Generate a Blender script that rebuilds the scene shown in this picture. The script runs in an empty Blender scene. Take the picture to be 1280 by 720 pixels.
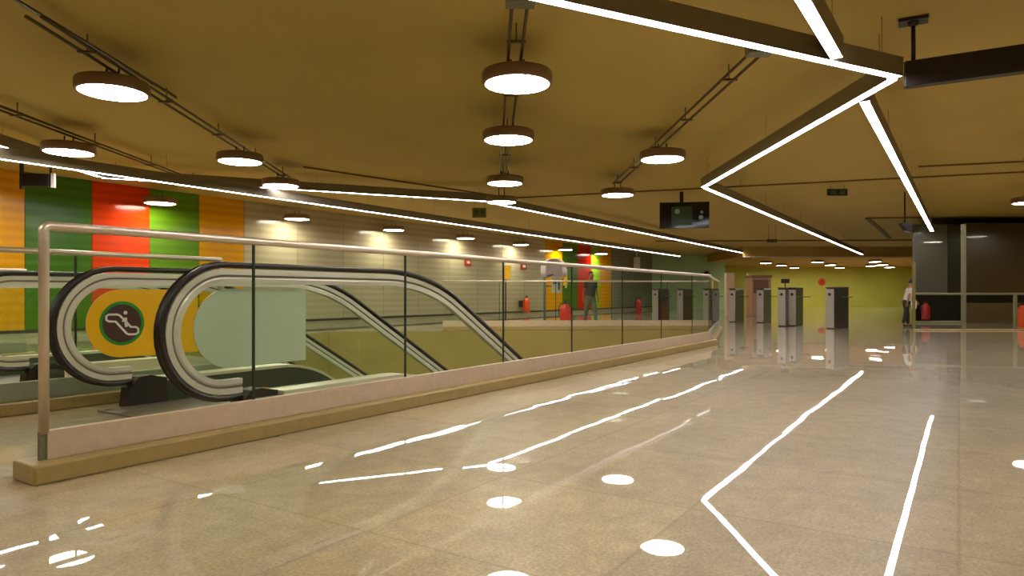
import bpy, bmesh, math, random
from mathutils import Vector, Matrix
from mathutils.geometry import tessellate_polygon
random.seed(7)
C = bpy.context.scene.collection
PI = math.pi
F = 860.0          # focal length in pixels of a 1280 wide frame
HZ = 368.0         # horizon row
H = 1.0            # camera height
A = math.radians(33.0)                       # the balustrade runs 33 degrees to the right of the view
P0 = Vector((-2.48, 3.57, 0))
U = Vector((math.sin(A), math.cos(A), 0)); V = Vector((-math.cos(A), math.sin(A), 0))
RZ = PI/2 - A                                # rotation that lays local x along U, local y along V
def uv(u, v, z=0): return P0 + U*u + V*v + Vector((0, 0, z))
def at(px, py, Z=0.0):
    t = (Z - H)/((HZ - py)/F)
    return Vector(((px-640)/F*t, t, Z))
def on_wall(px, v):                          # (u) where the pixel column meets the plane v = const
    r = (px-640)/F
    y = (v - (P0.x*math.cos(A)*1 - P0.y*math.sin(A)) ) / (math.sin(A) - r*math.cos(A)) if False else None
    # P = (r*y, y);  (P-P0).V = v
    y = (v + P0.x*V.x + P0.y*V.y)/(r*V.x + V.y)
    return (r*y - P0.x)*U.x + (y - P0.y)*U.y

# ------------------------------------------------------------------ materials
def s2l(c):
    return tuple(((x/255)/12.92 if x/255 <= .04045 else ((x/255+.055)/1.055)**2.4) for x in c) + (1,)
MATS = {}
def mat(name, rgb, rough=.5, metal=0., coat=0., emit=None, es=0., spec=.5, noise=0., nscale=8., stretch=None):
    if name in MATS: return MATS[name]
    m = bpy.data.materials.new(name); m.use_nodes = True
    nt = m.node_tree; b = nt.nodes['Principled BSDF']
    b.inputs['Base Color'].default_value = s2l(rgb)
    b.inputs['Roughness'].default_value = rough; b.inputs['Metallic'].default_value = metal
    b.inputs['Coat Weight'].default_value = coat; b.inputs['Coat Roughness'].default_value = .05
    b.inputs['Specular IOR Level'].default_value = spec
    if emit:
        b.inputs['Emission Color'].default_value = s2l(emit); b.inputs['Emission Strength'].default_value = es
    if noise:
        tc = nt.nodes.new('ShaderNodeTexCoord'); mp = nt.nodes.new('ShaderNodeMapping')
        n = nt.nodes.new('ShaderNodeTexNoise'); n.inputs['Scale'].default_value = nscale; n.inputs['Detail'].default_value = 5
        if stretch: mp.inputs['Scale'].default_value = stretch
        nt.links.new(tc.outputs['Object'], mp.inputs['Vector']); nt.links.new(mp.outputs['Vector'], n.inputs['Vector'])
        mr = nt.nodes.new('ShaderNodeMapRange'); mr.inputs[1].default_value = .3; mr.inputs[2].default_value = .7
        mr.inputs[3].default_value = 1-noise; mr.inputs[4].default_value = 1+noise
        nt.links.new(n.outputs['Fac'], mr.inputs[0])
        mx = nt.nodes.new('ShaderNodeVectorMath'); mx.operation = 'SCALE'
        mx.inputs[0].default_value = s2l(rgb)[:3]
        nt.links.new(mr.outputs[0], mx.inputs['Scale']); nt.links.new(mx.outputs[0], b.inputs['Base Color'])
    MATS[name] = m
    return m
def glass_mat(name, tint, refl=1.0):
    m = bpy.data.materials.new(name); m.use_nodes = True; nt = m.node_tree; nt.nodes.clear()
    o = nt.nodes.new('ShaderNodeOutputMaterial'); mix = nt.nodes.new('ShaderNodeMixShader')
    t = nt.nodes.new('ShaderNodeBsdfTransparent'); t.inputs[0].default_value = tint
    g = nt.nodes.new('ShaderNodeBsdfGlossy'); g.inputs['Roughness'].default_value = .02
    geo = nt.nodes.new('ShaderNodeNewGeometry'); dt = nt.nodes.new('ShaderNodeVectorMath'); dt.operation = 'DOT_PRODUCT'
    nt.links.new(geo.outputs['Normal'], dt.inputs[0]); nt.links.new(geo.outputs['Incoming'], dt.inputs[1])
    ab = nt.nodes.new('ShaderNodeMath'); ab.operation = 'ABSOLUTE'; nt.links.new(dt.outputs['Value'], ab.inputs[0])
    iv = nt.nodes.new('ShaderNodeMath'); iv.operation = 'SUBTRACT'; iv.inputs[0].default_value = 1; nt.links.new(ab.outputs[0], iv.inputs[1])
    pw = nt.nodes.new('ShaderNodeMath'); pw.operation = 'POWER'; pw.inputs[1].default_value = 5; nt.links.new(iv.outputs[0], pw.inputs[0])
    ml = nt.nodes.new('ShaderNodeMath'); ml.operation = 'MULTIPLY_ADD'; ml.inputs[1].default_value = .9*refl; ml.inputs[2].default_value = .035*refl
    nt.links.new(pw.outputs[0], ml.inputs[0]); nt.links.new(ml.outputs[0], mix.inputs[0])
    nt.links.new(t.outputs[0], mix.inputs[1]); nt.links.new(g.outputs[0], mix.inputs[2]); nt.links.new(mix.outputs[0], o.inputs[0])
    return m
def floor_mat():
    m = bpy.data.materials.new('polished_granite'); m.use_nodes = True; nt = m.node_tree
    L = nt.links.new; N = nt.nodes.new; b = nt.nodes['Principled BSDF']
    geo = N('ShaderNodeNewGeometry'); mp = N('ShaderNodeMapping')
    mp.inputs['Rotation'].default_value = (0, 0, -RZ)
    L(geo.outputs['Position'], mp.inputs['Vector'])
    def noise(scale, detail=4, rough=.6):
        n = N('ShaderNodeTexNoise'); n.inputs['Scale'].default_value = scale; n.inputs['Detail'].default_value = detail
        n.inputs['Roughness'].default_value = rough; L(mp.outputs[0], n.inputs['Vector']); return n
    fine = noise(70, 3); mid = noise(7, 6, .7); big = noise(.8, 4, .6)
    def ramp(src, a, c):
        r = N('ShaderNodeMapRange'); r.inputs[1].default_value = .3; r.inputs[2].default_value = .7
        r.inputs[3].default_value = a; r.inputs[4].default_value = c; L(src.outputs['Fac'], r.inputs[0]); return r
    r1, r2, r3 = ramp(fine, .72, 1.28), ramp(mid, .82, 1.18), ramp(big, .86, 1.14)
    def mul(x, y):
        k = N('ShaderNodeMath'); k.operation = 'MULTIPLY'; L(x.outputs[0], k.inputs[0]); L(y.outputs[0], k.inputs[1]); return k
    fac = mul(mul(r1, r2), r3)
    # slabs 1.05 m
    sc = N('ShaderNodeVectorMath'); sc.operation = 'SCALE'; sc.inputs['Scale'].default_value = 1/1.05; L(mp.outputs[0], sc.inputs[0])
    fl = N('ShaderNodeVectorMath'); fl.operation = 'FLOOR'; L(sc.outputs[0], fl.inputs[0])
    fr = N('ShaderNodeVectorMath'); fr.operation = 'FRACTION'; L(sc.outputs[0], fr.inputs[0])
    sx = N('ShaderNodeSeparateXYZ'); L(fr.outputs[0], sx.inputs[0])
    sf = N('ShaderNodeSeparateXYZ'); L(fl.outputs[0], sf.inputs[0]); cf = N('ShaderNodeCombineXYZ')
    L(sf.outputs[0], cf.inputs[0]); L(sf.outputs[1], cf.inputs[1])
    wn = N('ShaderNodeTexWhiteNoise'); L(cf.outputs[0], wn.inputs['Vector'])
    def edge(i):
        a = N('ShaderNodeMath'); a.operation = 'SUBTRACT'; L(sx.outputs[i], a.inputs[0]); a.inputs[1].default_value = .5
        c = N('ShaderNodeMath'); c.operation = 'ABSOLUTE'; L(a.outputs[0], c.inputs[0])
        d = N('ShaderNodeMapRange'); d.inputs[1].default_value = .490; d.inputs[2].default_value = .496; L(c.outputs[0], d.inputs[0]); return d
    mx = N('ShaderNodeMath'); mx.operation = 'MAXIMUM'; L(edge(0).outputs[0], mx.inputs[0]); L(edge(1).outputs[0], mx.inputs[1])
    jr = N('ShaderNodeMapRange'); jr.inputs[3].default_value = 1; jr.inputs[4].default_value = .8; L(mx.outputs[0], jr.inputs[0])
    tr = N('ShaderNodeMapRange'); tr.inputs[3].default_value = .93; tr.inputs[4].default_value = 1.07; L(wn.outputs['Value'], tr.inputs[0])
    fac = mul(mul(fac, jr), tr)
    colr = N('ShaderNodeVectorMath'); colr.operation = 'SCALE'; colr.inputs[0].default_value = s2l((168, 151, 119))[:3]
    L(fac.outputs[0], colr.inputs['Scale']); L(colr.outputs[0], b.inputs['Base Color'])
    # each slab lies at a slightly different tilt, the polish is a little wavy
    s1 = N('ShaderNodeVectorMath'); s1.operation = 'SUBTRACT'; L(wn.outputs['Color'], s1.inputs[0]); s1.inputs[1].default_value = (.5, .5, .5)
    s2 = N('ShaderNodeVectorMath'); s2.operation = 'SCALE'; L(s1.outputs[0], s2.inputs[0]); s2.inputs['Scale'].default_value = .0028
    wv = noise(2.2, 1)
    s3 = N('ShaderNodeVectorMath'); s3.operation = 'SUBTRACT'; L(wv.outputs['Color'], s3.inputs[0]); s3.inputs[1].default_value = (.5, .5, .5)
    s4 = N('ShaderNodeVectorMath'); s4.operation = 'SCALE'; L(s3.outputs[0], s4.inputs[0]); s4.inputs['Scale'].default_value = .004
    ad = N('ShaderNodeVectorMath'); L(s2.outputs[0], ad.inputs[0]); L(s4.outputs[0], ad.inputs[1])
    ad2 = N('ShaderNodeVectorMath'); L(geo.outputs['Normal'], ad2.inputs[0]); L(ad.outputs[0], ad2.inputs[1])
    nm = N('ShaderNodeVectorMath'); nm.operation = 'NORMALIZE'; L(ad2.outputs[0], nm.inputs[0])
    L(nm.outputs[0], b.inputs['Normal']); L(nm.outputs[0], b.inputs['Coat Normal'])
    b.inputs['Roughness'].default_value = .45; b.inputs['Specular IOR Level'].default_value = .3
    b.inputs['Coat Weight'].default_value = 1.0; b.inputs['Coat Roughness'].default_value = .016; b.inputs['Coat IOR'].default_value = 1.45
    return m
def panel_mat(name, rgb):        # enamelled cladding with fine horizontal ribs
    m = mat(name, rgb, .16, 0, .0, spec=.35)
    nt = m.node_tree; b = nt.nodes['Principled BSDF']; L = nt.links.new; N = nt.nodes.new
    geo = N('ShaderNodeNewGeometry'); sx = N('ShaderNodeSeparateXYZ'); L(geo.outputs['Position'], sx.inputs[0])
    k = N('ShaderNodeMath'); k.operation = 'MULTIPLY'; k.inputs[1].default_value = 2*PI/.21; L(sx.outputs[2], k.inputs[0])
    s = N('ShaderNodeMath'); s.operation = 'SINE'; L(k.outputs[0], s.inputs[0])
    mr = N('ShaderNodeMapRange'); mr.inputs[1].default_value = -1; mr.inputs[3].default_value = .9; mr.inputs[4].default_value = 1.06; L(s.outputs[0], mr.inputs[0])
    v = N('ShaderNodeVectorMath'); v.operation = 'SCALE'; v.inputs[0].default_value = s2l(rgb)[:3]; L(mr.outputs[0], v.inputs['Scale'])
    L(v.outputs[0], b.inputs['Base Color'])
    return m

M_floor = floor_mat()
M_ceil = mat('ochre_ceiling_paint', (184, 161, 84), .7, noise=.06, nscale=.6)
M_curb = mat('olive_stone_curb', (152, 130, 78), .4, noise=.08, nscale=14)
M_skirt = mat('beige_stone_plinth', (190, 168, 142), .35, noise=.07, nscale=20)
M_skirtg = mat('grey_green_plinth', (140, 145, 122), .35, noise=.06, nscale=20)
M_steel = mat('brushed_steel', (215, 200, 180), .38, .75)
M_pale = mat('pale_aluminium', (214, 211, 196), .35, .2)
M_black = mat('black_rubber', (26, 18, 16), .38)
M_dark = mat('dark_metal', (44, 38, 32), .5, .2)
M_tube = mat('taupe_painted_profile', (128, 116, 92), .5)
M_drum = mat('brown_lamp_drum', (138, 110, 84), .45)
M_pipe = mat('grey_conduit', (92, 80, 58), .45, .4)
M_rod = mat('thin_ochre_rod', (160, 136, 74), .5)
M_pipelight = mat('galvanised_box', (120, 124, 110), .5, .5)
M_lampglow = mat('lamp_diffuser', (255, 250, 235), .5, emit=(255, 246, 224), es=44)
M_led = mat('led_strip_diffuser', (255, 255, 255), .5, emit=(250, 248, 255), es=34)
M_glass = glass_mat('balustrade_glass', (.965, .985, .955, 1), .6)
M_glass2 = glass_mat('escalator_glass', (.935, .975, .935, 1), .6)
M_seal = mat('dark_glass_edge', (34, 48, 36), .3)
M_pit = mat('olive_pit_concrete', (150, 132, 66), .7, noise=.08, nscale=1.5)
M_deck = mat('pale_deck_cladding', (222, 216, 190), .35, .35)
M_skirtblk = mat('dark_green_skirt_panel', (50, 58, 42), .4, .2)
M_step = mat('grey_step_metal', (96, 92, 84), .45, .6)
M_comb = mat('yellow_comb_plate', (205, 170, 50), .5)
M_yel = mat('yellow_sign_face', (236, 180, 4), .35)
M_back = mat('pale_sign_back', (206, 208, 190), .5)
M_green = mat('sign_green_ring', (22, 140, 40), .4)
M_brown = mat('sign_brown_disc', (70, 42, 40), .4)
M_white = mat('white_enamel', (232, 228, 216), .4)
M_red = mat('red_enamel', (205, 40, 22), .35)
M_orange = mat('orange_enamel', (230, 80, 20), .4)
M_screen = mat('dark_screen', (14, 16, 14), .12)
M_screenp = mat('lit_screen_picture', (20, 30, 14), .3, emit=(40, 50, 26), es=.35)
M_screenw = mat('pale_screen_mark', (120, 130, 120), .3, emit=(100, 108, 100), es=.25)
M_beam = mat('blackened_beam', (30, 22, 14), .5)
M_farwall = mat('lime_green_wall', (200, 200, 84), .5, noise=.05, nscale=.4)
M_farceil = mat('brown_soffit', (176, 140, 60), .7)
M_gwall = mat('leaf_green_wall', (178, 206, 150), .4, noise=.05, nscale=.4)

# ------------------------------------------------------------------ helpers
def bx(bm, x0, x1, y0, y1, z0, z1, mi=0, bev=0):
    vs = [bm.verts.new((x, y, z)) for z in (z0, z1) for x, y in ((x0, y0), (x1, y0), (x1, y1), (x0, y1))]
    fs = [(0,3,2,1), (4,5,6,7), (0,1,5,4), (1,2,6,5), (2,3,7,6), (3,0,4,7)]
    out = [bm.faces.new([vs[i] for i in f]) for f in fs]
    for f in out: f.material_index = mi
    if bev:
        es = list({e for f in out for e in f.edges})
        bmesh.ops.bevel(bm, geom=es, offset=bev, segments=2, affect='EDGES', profile=.5)
    return vs
def prism(bm, pts, z0, z1, mi=0):
    a = [bm.verts.new((p[0], p[1], z0)) for p in pts]; b = [bm.verts.new((p[0], p[1], z1)) for p in pts]
    n = len(pts)
    fs = [bm.faces.new(a[::-1]), bm.faces.new(b)] + [bm.faces.new((a[i], a[(i+1) % n], b[(i+1) % n], b[i])) for i in range(n)]
    for f in fs: f.material_index = mi
def prism_y(bm, pts, y0, y1, mi=0):       # outline in x,z extruded along y
    a = [bm.verts.new((p[0], y0, p[1])) for p in pts]; b = [bm.verts.new((p[0], y1, p[1])) for p in pts]
    n = len(pts)
    fs = [bm.faces.new(a), bm.faces.new(b[::-1])] + [bm.faces.new((a[(i+1) % n], a[i], b[i], b[(i+1) % n])) for i in range(n)]
    for f in fs: f.material_index = mi
def lathe(bm, prof, cx=0, cy=0, seg=40, mi=0):
    rings = []
    for r, z in prof:
        if r < 1e-5: rings.append([bm.verts.new((cx, cy, z))])
        else: rings.append([bm.verts.new((cx+r*math.cos(2*PI*i/seg), cy+r*math.sin(2*PI*i/seg), z)) for i in range(seg)])
    for a, b in zip(rings, rings[1:]):
        for i in range(seg):
            j = (i+1) % seg
            if len(a) == 1 and len(b) == 1: continue
            if len(a) == 1: f = bm.faces.new((a[0], b[j], b[i]))
            elif len(b) == 1: f = bm.faces.new((a[i], a[j], b[0]))
            else: f = bm.faces.new((a[i], a[j], b[j], b[i]))
            f.smooth = True; f.material_index = mi
def sweep(bm, path, sec, side=Vector((0, 1, 0)), smooth=True, closed=False, mi=0):
    """sweep section [(a along side, b along normal)] on a path; normal = side x tangent"""
    P = [Vector(p) for p in path]; n = len(P); rings = []
    for i in range(n):
        if closed: t = (P[(i+1) % n]-P[i-1]).normalized(); k = 1
        else:
            t0 = (P[i]-P[i-1]).normalized() if i else (P[1]-P[0]).normalized()
            t1 = (P[i+1]-P[i]).normalized() if i < n-1 else t0
            t = (t0+t1).normalized(); k = 1/max(.5, t.dot(t0))
        s = (side - t*side.dot(t)).normalized()
        nn = s.cross(t).normalized()
        # widen at corners only across the bend plane; fine for both cases here
        rings.append([bm.verts.new(P[i] + s*a + nn*b*(k if not closed else 1)) for a, b in sec])
    m = len(sec)
    for i in range(n if closed else n-1):
        a, b = rings[i], rings[(i+1) % n]
        for j in range(m):
            f = bm.faces.new((a[j], a[(j+1) % m], b[(j+1) % m], b[j])); f.smooth = smooth; f.material_index = mi
    if not closed:
        for f in (bm.faces.new(rings[0][::-1]), bm.faces.new(rings[-1])): f.material_index = mi
def circ(r, n=12): return [(r*math.cos(2*PI*i/n), r*math.sin(2*PI*i/n)) for i in range(n)]
def rect(w, h, b0=None): 
    b0 = -h/2 if b0 is None else b0
    return [(-w/2, b0), (w/2, b0), (w/2, b0+h), (-w/2, b0+h)]
def tube(bm, p, q, r, n=10, mi=0):
    p, q = Vector(p), Vector(q); d = (q-p).normalized()
    side = Vector((0, 0, 1)) if abs(d.z) < .9 else Vector((1, 0, 0))
    sweep(bm, [p, q], circ(r, n), side, mi=mi)
def obj(name, bm, mats, parent=None, label=None, recalc=True):
    if recalc: bmesh.ops.recalc_face_normals(bm, faces=bm.faces)
    me = bpy.data.meshes.new(name); bm.to_mesh(me); bm.free()
    for m in (mats if isinstance(mats, (list, tuple)) else [mats]): me.materials.append(m)
    o = bpy.data.objects.new(name, me); C.objects.link(o)
    if parent: o.parent = parent
    if label: o['label'] = label
    return o
def nb(): return bmesh.new()
def thing(name, label, cat, loc=(0, 0, 0), rotz=0, group=None):
    o = bpy.data.objects.new(name, None); o.empty_display_size = .1; C.objects.link(o)
    o.location = loc; o.rotation_euler = (0, 0, rotz); o['label'] = label; o['category'] = cat
    if group: o['group'] = group
    return o
def tag(o, label, cat, group=None):
    o['label'] = label; o['category'] = cat
    if group: o['group'] = group
    return o
def struct(name, bm, m, recalc=True):
    o = obj(name, bm, m, recalc=recalc); o['kind'] = 'structure'; return o
def dup(root, loc, rotz, label, group=None):
    r = root.copy(); C.objects.link(r); r.location = loc; r.rotation_euler = (0, 0, rotz); r['label'] = label
    if group: r['group'] = group
    def kids(src, dst):
        for ch in list(src.children):
            if ch.name not in C.objects: continue
            c = ch.copy(); C.objects.link(c); c.parent = dst; kids(ch, c)
    kids(root, r)
    return r

# ------------------------------------------------------------------ setting
CEIL = 3.76
WV = 13.6                                     # the panelled wall stands on this v
XR, YB, YF = 23.5, -7.0, 57.0
def poly_faces(bm, loops, z, up=True, mi=0):
    vs = [[Vector((p[0], p[1], z)) for p in l] for l in loops]
    flat = [v for l in vs for v in l]; bv = [bm.verts.new(v) for v in flat]
    for t in tessellate_polygon(vs):
        f = [bv[i] for i in t]
        try: ff = bm.faces.new(f)
        except ValueError: continue
        ff.material_index = mi
        ff.normal_update()
        if (ff.normal.z > 0) != up: ff.normal_flip()
pA, pB = uv(3.3, .27), uv(11.75, .27)
pC, pD, pE = Vector((5.5, 19.3, 0)), Vector((-4.9, 18.5, 0)), uv(3.3, 7.9)
hole = [pA, pB, pC, pD, pE]
outer = [Vector((-26, YB-1, 0)), Vector((38, YB-1, 0)), Vector((38, YF+1, 0)), Vector((-26, YF+1, 0))]
bm = nb(); poly_faces(bm, [outer, hole], 0)
struct('floor', bm, M_floor, recalc=False)
PD = -3.1
bm = nb()
for i in range(5):
    a, b = hole[i], hole[(i+1) % 5]
    f = bm.faces.new([bm.verts.new(p) for p in ((a.x, a.y, -.001), (b.x, b.y, -.001), (b.x, b.y, PD), (a.x, a.y, PD))])
poly_faces(bm, [hole], PD)
struct('wall_pit', bm, M_pit, recalc=False)
bm = nb(); bx(bm, -26, 38, YB-1, 40.0, CEIL, CEIL+.2); struct('ceiling', bm, M_ceil)
bm = nb()      # lower ceiling of the far room with its fascia
FC = 3.2
xl = 13.4
bx(bm, xl, 38, 40.0, YF+1, FC, FC+.75); struct('ceiling_far_room', bm, M_farceil)
bm = nb(); bx(bm, -26, xl, 40.0, YF+1, CEIL, CEIL+.2); struct('ceiling_gallery_end', bm, M_ceil)
bm = nb(); bx(bm, xl, 38, 39.9, 39.998, FC-.03, CEIL-.002); struct('trim_1', bm, mat('fascia_ochre', (192, 164, 90), .6))
bm = nb(); bx(bm, xl, 38, 39.84, 39.9, FC-.05, FC+.02); struct('trim_2', bm, mat('pale_fascia_edge', (214, 200, 170), .5))

# the panelled wall
P_y = panel_mat('yellow_enamel_panel', (216, 152, 4)); P_g = panel_mat('green_enamel_panel', (92, 134, 22))
P_gd = panel_mat('deep_green_enamel_panel', (66, 112, 24)); P_r = panel_mat('red_orange_enamel_panel', (222, 62, 2))
P_b = panel_mat('greige_enamel_panel', (178, 168, 136)); P_l = panel_mat('lime_enamel_panel', (150, 190, 40))
P_rd = panel_mat('crimson_enamel_panel', (196, 36, 20)); P_gg = panel_mat('grey_green_panel', (136, 140, 112))
WM = [P_y, P_g, P_gd, P_r, P_b, P_l, P_rd, P_gg, M_dark]
cols = [(-240, -150, 4), (-150, -110, 3), (-110, -40, 1), (-40, 31, 0), (31, 115, 2), (115, 187, 3), (187, 249, 1), (249, 305, 0), (305, 681, 4), (681, 703, 0),
        (703, 722, 2), (722, 739, 6), (739, 750, 5), (750, 764, 0), (764, 815, 7)]
bm = nb()
u_first = on_wall(-240, WV)
for i in range(8):
    a = u_first - 1.6*(i+1); bx(bm, a+.006, a+1.594, WV, WV+.1, 0, CEIL, [4, 1, 0, 3, 2, 4, 0, 4][i])
for a, b, k in cols:
    ua, ub = on_wall(a, WV), on_wall(b, WV)
    n = max(1, round((ub-ua)/1.9))
    for j in range(n):
        x0 = ua+(ub-ua)*j/n; x1 = ua+(ub-ua)*(j+1)/n
        bx(bm, x0+.006, x1-.006, WV, WV+.1, 0, CEIL, k)
u_last = on_wall(815, WV)
bx(bm, -24, u_last, WV+.06, WV+.3, 0, CEIL, 8)
o = struct('wall_left', bm, WM); o.location = P0; o.rotation_euler = (0, 0, RZ)
bm = nb(); bx(bm, -24, u_last, WV-.05, WV-.002, .13, .2); o = struct('baseboard_left', bm, mat('dark_baseboard_cap', (40, 38, 28), .5))
o.location = P0; o.rotation_euler = (0, 0, RZ)
bm = nb(); bx(bm, -24, u_last, WV-.03, WV-.003, .0, .128); o = struct('baseboard_left_stone', bm, mat('pale_baseboard_stone', (160, 154, 122), .4))
o.location = P0; o.rotation_euler = (0, 0, RZ)
# seams across the ceiling
pg = uv(u_last, WV)
bm = nb()
gx0, gx1 = pg.x, (906-640)/F*pg.y
bx(bm, gx0-.2, gx1, pg.y, pg.y+.2, 0, CEIL)
bx(bm, gx1-.2, gx1, pg.y+.2, YF, 0, CEIL)
struct('wall_green', bm, M_gwall)
bm = nb(); bx(bm, gx1-.2, 38, YF, YF+.2, 0, CEIL); struct('wall_far', bm, M_farwall)
bm = nb(); bx(bm, 36, 36.2, 39, YF, 0, CEIL); struct('wall_far_right', bm, M_farwall)
bm = nb(); bx(bm, XR, XR+.2, YB, 30, 0, CEIL); struct('wall_right', bm, mat('plaster_right', (150, 122, 70), .7))
bm = nb(); bx(bm, -26, 38, YB-.2, YB, 0, CEIL); struct('wall_near', bm, mat('plaster_near', (150, 125, 80), .7))
# ceiling joints running across the room
def ceil_line(name, p, q, w=.05, d=.03, m=None):
    p, q = at(*p, CEIL), at(*q, CEIL)
    dr = (q-p).normalized(); nrm = Vector((-dr.y, dr.x, 0))*w/2
    bm = nb(); prism(bm, [p-nrm, q-nrm, q+nrm, p+nrm], CEIL-d, CEIL-.001)
    return struct(name, bm, m or mat('ceiling_joint', (112, 84, 34), .7))
ceil_line('trim_3', (640, 247), (1300, 213), .07)
ceil_line('trim_4', (1148, 207.5), (1300, 200), .05)
ceil_line('trim_5', (820, 301), (1150, 299.5), .3, .05)
ceil_line('trim_6', (1084, 272), (1160, 271), .12, .04)
ceil_line('trim_7', (1084, 272), (1112, 297), .14, .04)
ceil_line('trim_8', (380, 208), (640, 247), .05)

# ------------------------------------------------------------------ balustrades
def handrail_path(L, z, drop_from):
    r = .03; pts = [(0, 0, drop_from), (0, 0, z-r)]
    for i in range(1, 7):
        a = PI/2*i/6; pts.append((r-r*math.cos(a), 0, z-r+r*math.sin(a)))
    pts.append((L, 0, z)); return pts
def balustrade(label, loc, rotz, L, joints, skirt_m, start_post=True, end_post=False, curb_over=.1):
    t = thing('glass_balustrade', label, 'balustrade', loc, rotz)
    bm = nb(); bx(bm, -curb_over, L+curb_over, -.13, .13, 0, .105, bev=.012); obj('curb', bm, M_curb, t, 'olive stone curb')
    bm = nb(); bx(bm, .008, L, -.022, .022, .105, .262, bev=.004); obj('plinth_panel', bm, skirt_m, t)
    if start_post:
        bm = nb(); bx(bm, -.026, .026, -.012, .012, .104, .255); obj('post_foot', bm, mat('grey_post_foot', (118, 116, 96), .5, .3), t)
        bm = nb(); sweep(bm, handrail_path(L, 1.372, .245), circ(.026, 14)); obj('handrail', bm, M_steel, t, 'steel tube handrail bent down into the end post')
    else:
        bm = nb(); sweep(bm, [(0, 0, 1.372), (L, 0, 1.372)], circ(.024, 12)); obj('handrail', bm, M_steel, t, 'steel tube handrail')
    if end_post:
        bm = nb(); bx(bm, L-.025, L+.025, -.02, .02, .105, 1.36); obj('end_post', bm, M_steel, t)
    js = [0.03]+list(joints)+[L]
    for a, b in zip(js, js[1:]):
        bm = nb(); bx(bm, a+.009, b-.009, -.006, .006, .24, 1.349); obj('glass_panel', bm, M_glass, t)
    for a in joints:
        bm = nb(); bx(bm, a-.0085, a+.0085, -.0065, .0065, .262, 1.347); obj('glass_joint', bm, M_seal, t)
    return t
near_j = [1.32+1.58*k for k in range(7)]
balustrade('long glass balustrade with beige plinth and steel end post nearest the camera', uv(.1, .13), RZ, 11.9, near_j, M_skirt)
balustrade('short glass balustrade between the two pairs of escalators, behind the yellow sign', uv(.0, 2.62), RZ, 2.85, [1.4], M_skirtg, start_post=False, end_post=True)
balustrade('glass balustrade in front of the yellow and green wall panels at far left', uv(-3.0, 8.1), RZ, 6.2, [1.5, 3.0, 4.5], M_skirtg, start_post=False, end_post=False)
b0 = at(553, 412.5); b1 = Vector((5.72, 19.75, 0)); d = b1-b0
balustrade('glass balustrade across the far edge of the escalator opening', b0, math.atan2(d.y, d.x), d.length, [1.6*k for k in range(1, int(d.length/1.6)+1) if d.length-1.6*k > .3], M_skirt, start_post=False, end_post=False, curb_over=.0)
c0 = uv(12.12, .2); c1 = Vector((5.85, 19.5, 0)); d = c1-c0
balustrade('glass balustrade closing the turnstile end of the escalator opening', c0, math.atan2(d.y, d.x), d.length, [1.6, 3.2, 4.8], M_skirtg, start_post=False, end_post=False, curb_over=-.05)

# ------------------------------------------------------------------ escalators
def esc_path(z0, u_end=11.45, u_start=None, seg=9):
    """flat at height z0 then an arc down into a 30 degree incline (local u,z)"""
    th = math.radians(30); off = 1.24-z0
    ub = 3.89 - off*math.tan(th/2); R = 2.3-off*.95; T = R*math.tan(th/2)
    pts = []
    for i in range(seg+1):
        a = th*i/seg; pts.append((ub-T+R*math.sin(a), z0-R+R*math.cos(a)))
    k = math.tan(th); x, z = pts[-1]
    pts.append((u_end, z-(u_end-x)*k))
    if u_start is not None: pts = [(u_start, z0)]+pts
    return pts
CU, CZ, RR = 1.52, .72, .52
def newel(r, a0=-PI/2-.0, n=22, start_u=None):     # from the bottom round to the top
    pts = []
    if start_u: pts.append((start_u, CZ-r))
    for i in range(n+1):
        a = -PI/2 - PI*i/n; pts.append((CU+r*math.cos(a), CZ+r*math.sin(a)))
    return pts
def to3(p, y=0): return [(u, y, z) for u, z in p]
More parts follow.
